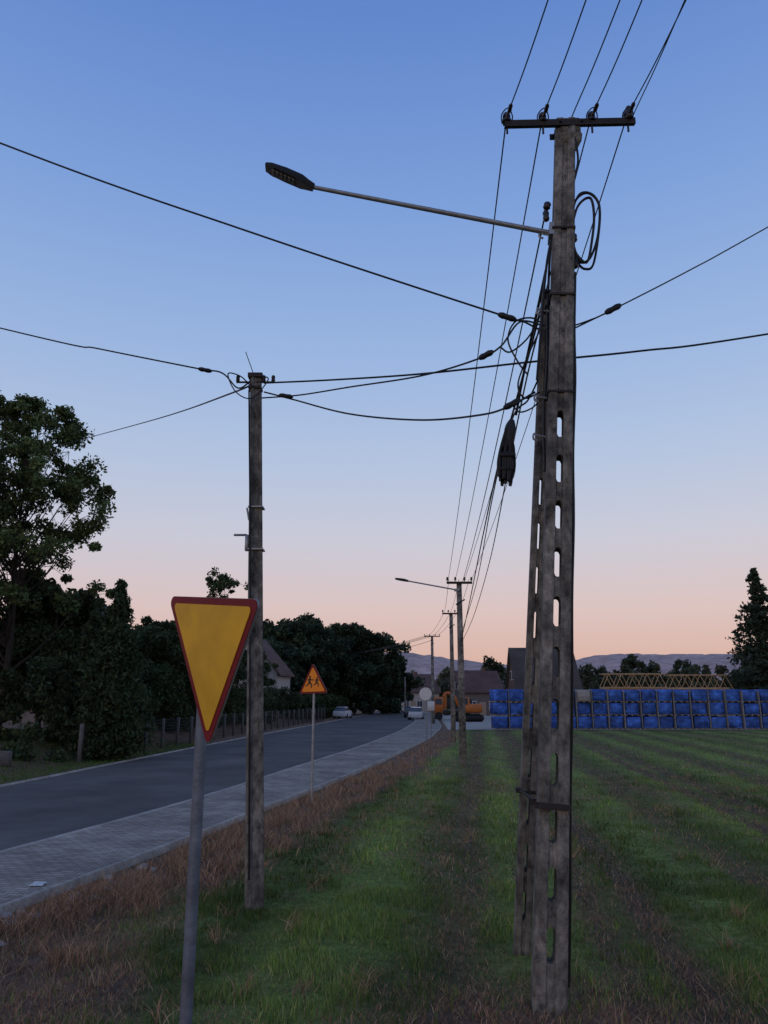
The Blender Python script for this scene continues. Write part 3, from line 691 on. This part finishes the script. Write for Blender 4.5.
g=gp(219,64); tree('garden_tree',g,zt(582,64),1.5,7,16,.13,80,(.035,.05,.022),sr=.55,trunkr=.14,seed=29,shell=.8)
conifer('thuja_tree',gp(112,33),zt(574,33)-.3,1.55,(.025,.038,.018),tiers=50,lf=.09,dens=1.7,seed=4,droop=-.35,n=64,z0=.1,fz=.9)
conifer('thuja_tree',gp(88,36),zt(612,36)-.3,1.3,(.023,.035,.017),tiers=30,lf=.10,dens=1.5,seed=5,droop=-.3,n=55,z0=.1,fz=.9)
conifer('spruce_tree',gp(768,80),zt(568,80),3.9,(.020,.030,.019),tiers=36,lf=.19,dens=1.15,seed=16,droop=.12,n=80,z0=1.0,fz=.6,irr=.35)
def hedge(name,pA,pB,h,wid,col,lf=.10,seed=1,n=190,rmax=.75):
    A_=Vector(pA);B_=Vector(pB);L=(B_-A_).length
    cs=[];rs=[]; rd=random.Random(seed); k=int(L*h*1.6)
    for i in range(k):
        t=rd.random(); hh=h*(.78+.3*float(vnoise(np.array(t*L*.5),np.array(seed*3.0),seed))); z=rd.uniform(.1,1)*hh; o=A_.lerp(B_,t); cs.append((o.x+rd.uniform(-.5,.5)*wid,o.y+rd.uniform(-.5,.5)*wid,o.z+z-.2)); q=rd.uniform(.4,rmax); rs.append((q,q,q*.8))
    C,ids=clump_pts(cs,rs,n,.5); return leaves(name,C,rng.uniform(.6,1.4,len(C))*lf,fol_cols(len(C),ids,col,.35))
hedge('hedge',gp(-60,31),gp(72,33.8),4.3,1.8,(.024,.034,.016),seed=1)
hedge('hedge',gp(10,29.5),gp(56,31.2),1.8,1.0,(.028,.042,.018),seed=7)
hedge('hedge',gp(60,35.5),gp(222,60),3.6,1.6,(.025,.037,.017),seed=2)
hedge('hedge',gp(132,44),gp(190,51),4.8,1.8,(.023,.037,.016),seed=3)
hedge('hedge',gp(222,60),gp(296,88),3.0,1.4,(.030,.043,.020),seed=4)
hedge('hedge',gp(296,88),gp(340,122),2.8,2.0,(.03,.045,.02),lf=.18,seed=5)
mb=MB(); a=gp(-20,27.5); b=gp(18,28.2); mb.box((a+b)/2+Vector((0,0,.15)),((b-a).length,.25,.5),None,.02); mb.build('garden_wall',M['fpost'])
for px,Y,ty,R,sd in((283,105,626,4.4,31),(303,112,620,4.8,32),(326,122,644,4.2,33),(349,128,630,5.4,34),(372,133,638,5.2,35),(388,140,662,3.8,36),(268,95,650,3.2,37)):
    g=gp(px,Y); tree('deciduous_tree',g,zt(ty,Y),R,1.2,46,.30,180,(.024,.037,.021),sr=1.4,trunkr=.3,seed=sd)
def treeline(name,pix,Y,col,lf,n=60,dz=2.5):
    cs=[];rs=[]; rd=random.Random(len(pix)+int(Y))
    for px,ty in pix:
        g=gp(px,Y); H=zt(ty,Y); 
        for k in range(12):
            t=rd.random(); r=dz*rd.uniform(.5,1)*(1.1-.6*t); cs.append((g.x+rd.gauss(0,dz*.8)*(1.15-t),g.y+rd.gauss(0,2),max(.5,H*t))); rs.append((r,r,r*.8))
        cs.append((g.x,g.y,H-dz*.3)); rs.append((dz*.4,dz*.4,dz*.6))
    C,ids=clump_pts(cs,rs,n,.5); return leaves(name,C,rng.uniform(.6,1.4,len(C))*lf,fol_cols(len(C),ids,col,.3))
treeline('background_trees',[(x_,random.uniform(668,684)) for x_ in range(395,520,9)],210,(.05,.055,.04),.6,70,3.2)
treeline('background_trees',[(x_,random.uniform(665,679)) for x_ in range(583,800,7)]+[(628,662),(634,657),(640,662),(655,664),(690,662)],150,(.035,.045,.028),.36,110,2.2)
treeline('background_trees',[(x_,random.uniform(655,680)) for x_ in range(-250,300,14)],190,(.03,.04,.025),.6,60,4)
treeline('background_trees',[(488,659),(495,662),(502,666)],130,(.025,.035,.02),.3,80,1.8)
# hills
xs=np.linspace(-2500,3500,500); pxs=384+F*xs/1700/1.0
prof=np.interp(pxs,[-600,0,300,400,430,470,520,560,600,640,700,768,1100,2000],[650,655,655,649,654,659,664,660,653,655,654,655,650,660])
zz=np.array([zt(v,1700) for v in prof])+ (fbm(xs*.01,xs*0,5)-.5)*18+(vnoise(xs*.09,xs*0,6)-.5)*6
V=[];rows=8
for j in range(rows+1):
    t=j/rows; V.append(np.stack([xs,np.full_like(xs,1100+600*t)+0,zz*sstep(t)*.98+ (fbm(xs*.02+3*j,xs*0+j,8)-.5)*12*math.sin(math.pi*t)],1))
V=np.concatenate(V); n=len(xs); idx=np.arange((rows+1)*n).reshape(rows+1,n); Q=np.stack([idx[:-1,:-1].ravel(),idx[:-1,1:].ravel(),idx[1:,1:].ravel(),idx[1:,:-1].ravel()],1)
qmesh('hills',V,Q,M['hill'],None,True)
# ---------------- houses
def house(name,c,w,d,h,rh,yaw,wm,rm,chim=True,ov=.4):
    e=empty(name); c=Vector(c); Rz=Matrix.Rotation(yaw,3,'Z')
    def T(x,y,z): return c+Rz@Vector((x,y,z))
    mb=MB(); vs=[T(sx*w/2,sy*d/2,z) for z in(-.3,h) for sx,sy in((-1,-1),(1,-1),(1,1),(-1,1))]+[T(-w/2,0,h+rh),T(w/2,0,h+rh)]
    mb.add(vs,[(0,1,5,4),(1,2,6,5),(2,3,7,6),(3,0,4,7),(4,8,7),(5,6,9)]); mb.build('walls',M[wm],e)
    mb=MB(); t=.18
    for sy in(-1,1):
        k=rh/(d/2); y1=sy*(d/2+ov); z1=h-ov*k; x1=w/2+ov
        vs=[T(-x1,0,h+rh+.02),T(x1,0,h+rh+.02),T(x1,y1,z1+.02),T(-x1,y1,z1+.02),T(-x1,0,h+rh+t),T(x1,0,h+rh+t),T(x1,y1,z1+t),T(-x1,y1,z1+t)]
        mb.add(vs,[(0,1,2,3),(4,5,6,7),(0,1,5,4),(1,2,6,5),(2,3,7,6),(3,0,4,7)])
    mb.build('roof',M[rm],e)
    if chim:
        mb=MB(); mb.box(T(w*.22,.3,h+rh+.1),(.5,.45,1.0),Rz,.03); mb.box(T(w*.22,.3,h+rh+.64),(.6,.55,.08),Rz); mb.build('chimney',M['brickw'],e)
    fr=MB(); gl=MB(); n=max(2,int(w/2.6)); zs=[1.5]+([4.1] if h>5 else [])
    for z in zs:
        for i in range(n):
            x=-w/2+w*(i+.5)/n
            fr.box(T(x,-d/2-.02,z),(1.25,.1,1.35),Rz); gl.box(T(x-.29,-d/2-.075,z),(.5,.02,1.15),Rz); gl.box(T(x+.29,-d/2-.075,z),(.5,.02,1.15),Rz)
    for sx in(-1,1):
        for y in((-d/4,d/4) if d>5 else (0,)):
            for z in zs+[h+rh*.3]:
                if z>h and abs(y)>d/5: y=y*.45
                fr.box(T(sx*(w/2+.02),y,z),(.1,1.1,1.2),Rz); gl.box(T(sx*(w/2+.075),y,z),(.02,.9,1.0),Rz)
    fr.build('window_frames',M['white'],e); gl.build('window_panes',M['glass'],e)
    mb=MB(); mb.box(T(0,-d/2-.03,1.0),(1.0,.12,2.1),Rz); mb.build('door',M['wood'],e)
    return e
house('family_house',gp(58,62),7.5,7.5,5.2,4.0,math.radians(60),'wall2','roofd')
house('family_house',gp(164,68),7,7,3.4,3.9,math.radians(25),'wall','roofd',False)
house('family_house',gp(256,84),4.6,6.0,4.5,3.4,math.radians(80),'wall','roofr')
X0,X1=gp(514,100).x,gp(581,100).x
house('family_house',(( X0+X1)/2,103,0),X1-X0-.8,8,4.0,zt(646,100)-4.2,0,'brickw','roofd')
X0,X1=gp(458,120).x,gp(500,120).x
house('family_house',((X0+X1)/2,124,0),X1-X0,8,3.6,zt(671,120)-3.6,math.radians(8),'wall2','roofr')
house('family_house',gp(405,170),12,9,4,3.6,math.radians(20),'wall','roofr')
house('family_house',gp(480,160),10,9,4,4,math.radians(-20),'wall2','roofd')
# ---------------- block stacks
e=empty('pallet_stack_row'); foil_=MB(); wd=MB(); gry=MB(); brd=MB()
Yb=66.0; xa=gp(494,Yb).x; x=xa; i=0; ht=(zt(689,Yb))/3
while x<gp(900,Yb).x:
    w=1.16+random.uniform(-.05,.05); 
    for tier in range(3):
        for row in range(2):
            z=tier*ht; jx=random.uniform(-.05,.05); jy=random.uniform(-.12,.12)
            h=ht-.12+random.uniform(-.10,.02)
            tgt=gry if (i in(19,) or random.random()<.03) else foil_
            tgt.box((x+w/2+jx,Yb+.6+row*1.35+jy,z+.11+h/2),(w,1.15,h),None,.03)
            for k in range(3): wd.box((x+w/2+jx+(k-1)*.5,Yb+.6+row*1.35+jy,z+.04),(.1,1.1,.08))
            wd.box((x+w/2+jx,Yb+.6+row*1.35+jy,z+.095),(w,1.12,.02))
    brd.box((x+w+.12,Yb+.30,ht*1.5-.05),(random.uniform(.05,.11),.8,ht*random.uniform(2.7,2.95))); x+=w+.24+(.10 if i%4==3 else 0)-random.uniform(0,.05); i+=1
foil_.build('wrapped_packs',M['foil'],e); wd.build('pallets',M['wood'],e); gry.build('unwrapped_packs',M['conc2'],e); brd.build('corner_boards',M['board'],e)
def truss(x0,x1,y,z0,z1,name):
    mb=MB(); dy=1.3; n=int((x1-x0)/1.1)
    for yy in(y,y+dy):
        for z in(z0,z1): mb.tube([(x0,yy,z),(x1,yy,z)],.06,5)
        for i in range(n):
            a=x0+(x1-x0)*i/n; b=x0+(x1-x0)*(i+1)/n; mb.tube([(a,yy,z0),((a+b)/2,yy,z1)],.035,4); mb.tube([((a+b)/2,yy,z1),(b,yy,z0)],.035,4)
    for i in range(n+1):
        a=x0+(x1-x0)*i/n
        for z in(z0,z1): mb.tube([(a,y,z),(a,y+dy,z)],.035,4)
    mb.build(name,M['crane'])
z1=zt(674,80); z0=zt(688,80)
truss(gp(604,80).x,gp(668,80).x,80,z0+.05,z1,'crane_jib_section'); truss(gp(671,80).x,gp(735,80).x,80.2,z0,z1-.1,'crane_jib_section')
for zz0 in(.15,1.85): truss(gp(604,80).x,gp(735,80).x,80.1,zz0,zz0+1.6,'crane_jib_section')
# ---------------- excavator
def wheel(mb,c,r,w,ax=(0,1,0)):
    mb.disc(c,ax,r,w,16)
e=empty('excavator'); g=gp(468,88); mb=MB(); 
for sy in(-1,1):
    mb.box(g+Vector((0,sy*.95,.42)),(3.2,.5,.75),None,.25)
mb.build('tracks',M['tyre'],e); mb=MB()
mb.box(g+Vector((.35,0,1.45)),(2.2,2.2,.95),None,.12); mb.box(g+Vector((-.5,-.6,1.95)),(1.1,.95,1.4),None,.1)
bp=[g+Vector((-1.0,.2,1.6)),g+Vector((-1.6,.2,2.9)),g+Vector((-2.4,.2,3.1)),g+Vector((-2.7,.2,2.7))]
mb.tube(catmull(bp,4),.17,6); mb.tube([g+Vector((-2.5,.2,3.0)),g+Vector((-2.5,.2,1.4))],[.16,.12],6)
mb.build('body_and_boom',M['machine'],e)
mb=MB(); mb.box(g+Vector((-.55,-1.09,2.2)),(.8,.02,.7)); mb.box(g+Vector((-1.06,-.6,2.2)),(.02,.75,.7)); mb.build('cab_glass',M['glass'],e)
mb=MB(); mb.box(g+Vector((-2.4,.2,1.0)),(.8,1,.6),None,.15); mb.tube([g+Vector((-1.2,.2,1.7)),g+Vector((-1.6,.2,2.5))],.07,6); mb.build('bucket',M['rust'],e)
e=empty('tipper_truck'); g=gp(447,96); mb=MB()
mb.box(g+Vector((-1.1,0,1.7)),(1.3,2.2,2.0),None,.15); mb.build('cab',M['machine'],e); mb=MB()
mb.box(g+Vector((1.3,0,1.9)),(3.2,2.3,1.1),None,.06); mb.box(g+Vector((.4,0,.85)),(4.6,.9,.3)); mb.build('tipper_body',M['rust'],e); mb=MB()
for x_ in(-1.1,1.0,2.2):
    for sy in(-1,1): wheel(mb,g+Vector((x_,sy*1.0,.48)),.48,.3)
mb.build('wheels',M['tyre'],e); mb=MB(); mb.box(g+Vector((-1.1,-1.11,2.15)),(.8,.02,.7)); mb.box(g+Vector((-1.76,0,2.15)),(.02,1.8,.75)); mb.build('windows',M['glass'],e)
def car(c,yaw,paint,name='parked_car'):
    e=empty(name); Rz=Matrix.Rotation(yaw,3,'Z'); c=Vector(c)
    st=[(-2.1,.45,.75,.80),(-2.05,.3,.95,.86),(-1.2,.28,1.0,.9),(1.2,.28,.98,.9),(1.95,.3,.78,.86),(2.1,.4,.62,.78)]
    def loft(st,name,m):
        mb=MB(); vs=[];fs=[]
        for x,z0,z1,hw in st:
            for p in((-hw,z0),(-hw*1.0,(z0+z1)/2),(-hw*.92,z1),(hw*.92,z1),(hw,(z0+z1)/2),(hw,z0)): vs.append(c+Rz@Vector((x,p[0],p[1])))
        for i in range(len(st)-1):
            for k in range(6): fs.append((i*6+k,i*6+(k+1)%6,i*6+6+(k+1)%6,i*6+6+k))
        fs+=[tuple(range(6)),tuple(range(len(vs)-1,len(vs)-7,-1))]; mb.add(vs,fs); mb.build(name,m,e)
    loft(st,'body',M[paint]); loft([(-1.85,.95,.98,.75),(-1.3,.95,1.4,.68),(.3,.95,1.42,.68),(1.15,.95,.99,.76)],'cabin_glass',M['glass']); loft([(-1.35,1.39,1.42,.62),(-1.0,1.40,1.47,.62),(.1,1.4,1.48,.62),(.35,1.39,1.43,.62)],'roof',M[paint])
    mb=MB()
    for x in(-1.3,1.3):
        for s in(-1,1): wheel(mb,c+Rz@Vector((x,s*.8,.32)),.32,.22,Rz@Vector((0,1,0)))
    mb.build('wheels',M['tyre'],e)
car(gp(343,104),math.radians(80),'carw'); car(gp(416,98),math.radians(85),'carw'); car(gp(411,110),math.radians(85),'card')
# ---------------- fence
e=empty('mesh_fence'); fp=MB(); fw_=MB(); prev=None; y=26.5
while y<95:
    x=float(XL(y))-1.5; z=float(gheight(np.array(x),np.array(y)))
    if y>31: fp.box((x,y,z+.70),(.14,.14,1.55),None,.02)
    if prev and y>33:
        a=Vector(prev);b=Vector((x,y,z))
        for k in range(9): fw_.tube([a+Vector((0,0,.15+k*.155)),b+Vector((0,0,.15+k*.155))],.007,4)
        n=14
        for k in range(1,n): q=a.lerp(b,k/n); fw_.tube([q+Vector((0,0,.1)),q+Vector((0,0,1.4))],.006,4)
    prev=(x,y,z); y+=2.3
fp.build('posts',M['fpost'],e); fw_.build('mesh',M['wire'],e)
# ---------------- world, sun, camera
w=bpy.data.worlds.new('World'); sc.world=w; w.use_nodes=True; nt=w.node_tree; nt.nodes.clear()
out=nt.nodes.new('ShaderNodeOutputWorld'); sky=nt.nodes.new('ShaderNodeTexSky'); sky.sky_type='NISHITA'; sky.sun_disc=False
SE=math.radians(3); SRot=math.radians(215); sky.sun_elevation=SE; sky.sun_rotation=SRot; sky.air_density=1; sky.dust_density=1
b1=nt.nodes.new('ShaderNodeBackground'); b1.inputs[1].default_value=.02; nt.links.new(sky.outputs[0],b1.inputs[0])
tc=nt.nodes.new('ShaderNodeTexCoord'); sp=nt.nodes.new('ShaderNodeSeparateXYZ'); nt.links.new(tc.outputs['Generated'],sp.inputs[0])
rp=nt.nodes.new('ShaderNodeValToRGB'); cr_=rp.color_ramp
st=[(0,(190,148,142)),(.05,(214,176,168)),(.11,(216,190,190)),(.20,(200,199,214)),(.30,(178,194,223)),(.42,(154,181,224)),(.58,(124,159,218)),(.73,(96,134,204)),(1,(124,144,186))]
cr_.elements[0].position=0; cr_.elements[0].color=(*s2l(st[0][1]),1); cr_.elements[1].position=1; cr_.elements[1].color=(*s2l(st[-1][1]),1)
for p_,c_ in st[1:-1]:
    el=cr_.elements.new(p_); el.color=(*s2l(c_),1)
nt.links.new(sp.outputs[2],rp.inputs[0])
b2=nt.nodes.new('ShaderNodeBackground'); b2.inputs[1].default_value=.96; nt.links.new(rp.outputs[0],b2.inputs[0])
ad=nt.nodes.new('ShaderNodeAddShader'); nt.links.new(b1.outputs[0],ad.inputs[0]); nt.links.new(b2.outputs[0],ad.inputs[1]); nt.links.new(ad.outputs[0],out.inputs[0])
sl=bpy.data.lights.new('sun','SUN'); sl.energy=.3; sl.angle=math.radians(15); sl.color=(1,.84,.72); so=bpy.data.objects.new('sun',sl); sc.collection.objects.link(so)
dirv=Vector((math.sin(SRot)*math.cos(SE),math.cos(SRot)*math.cos(SE),math.sin(SE+math.radians(6)))); so.rotation_euler=(-dirv).to_track_quat('-Z','Y').to_euler()
cam=bpy.data.cameras.new('camera'); co=bpy.data.objects.new('camera',cam); sc.collection.objects.link(co); cam.sensor_width=36; cam.lens=F/1024*36; cam.clip_end=8000; cam.clip_start=.05
co.location=(0,0,CH); co.rotation_euler=(math.radians(90)+PIT,0,0); sc.camera=co
sc.view_settings.view_transform='Standard'; sc.view_settings.look='None'; sc.view_settings.exposure=0
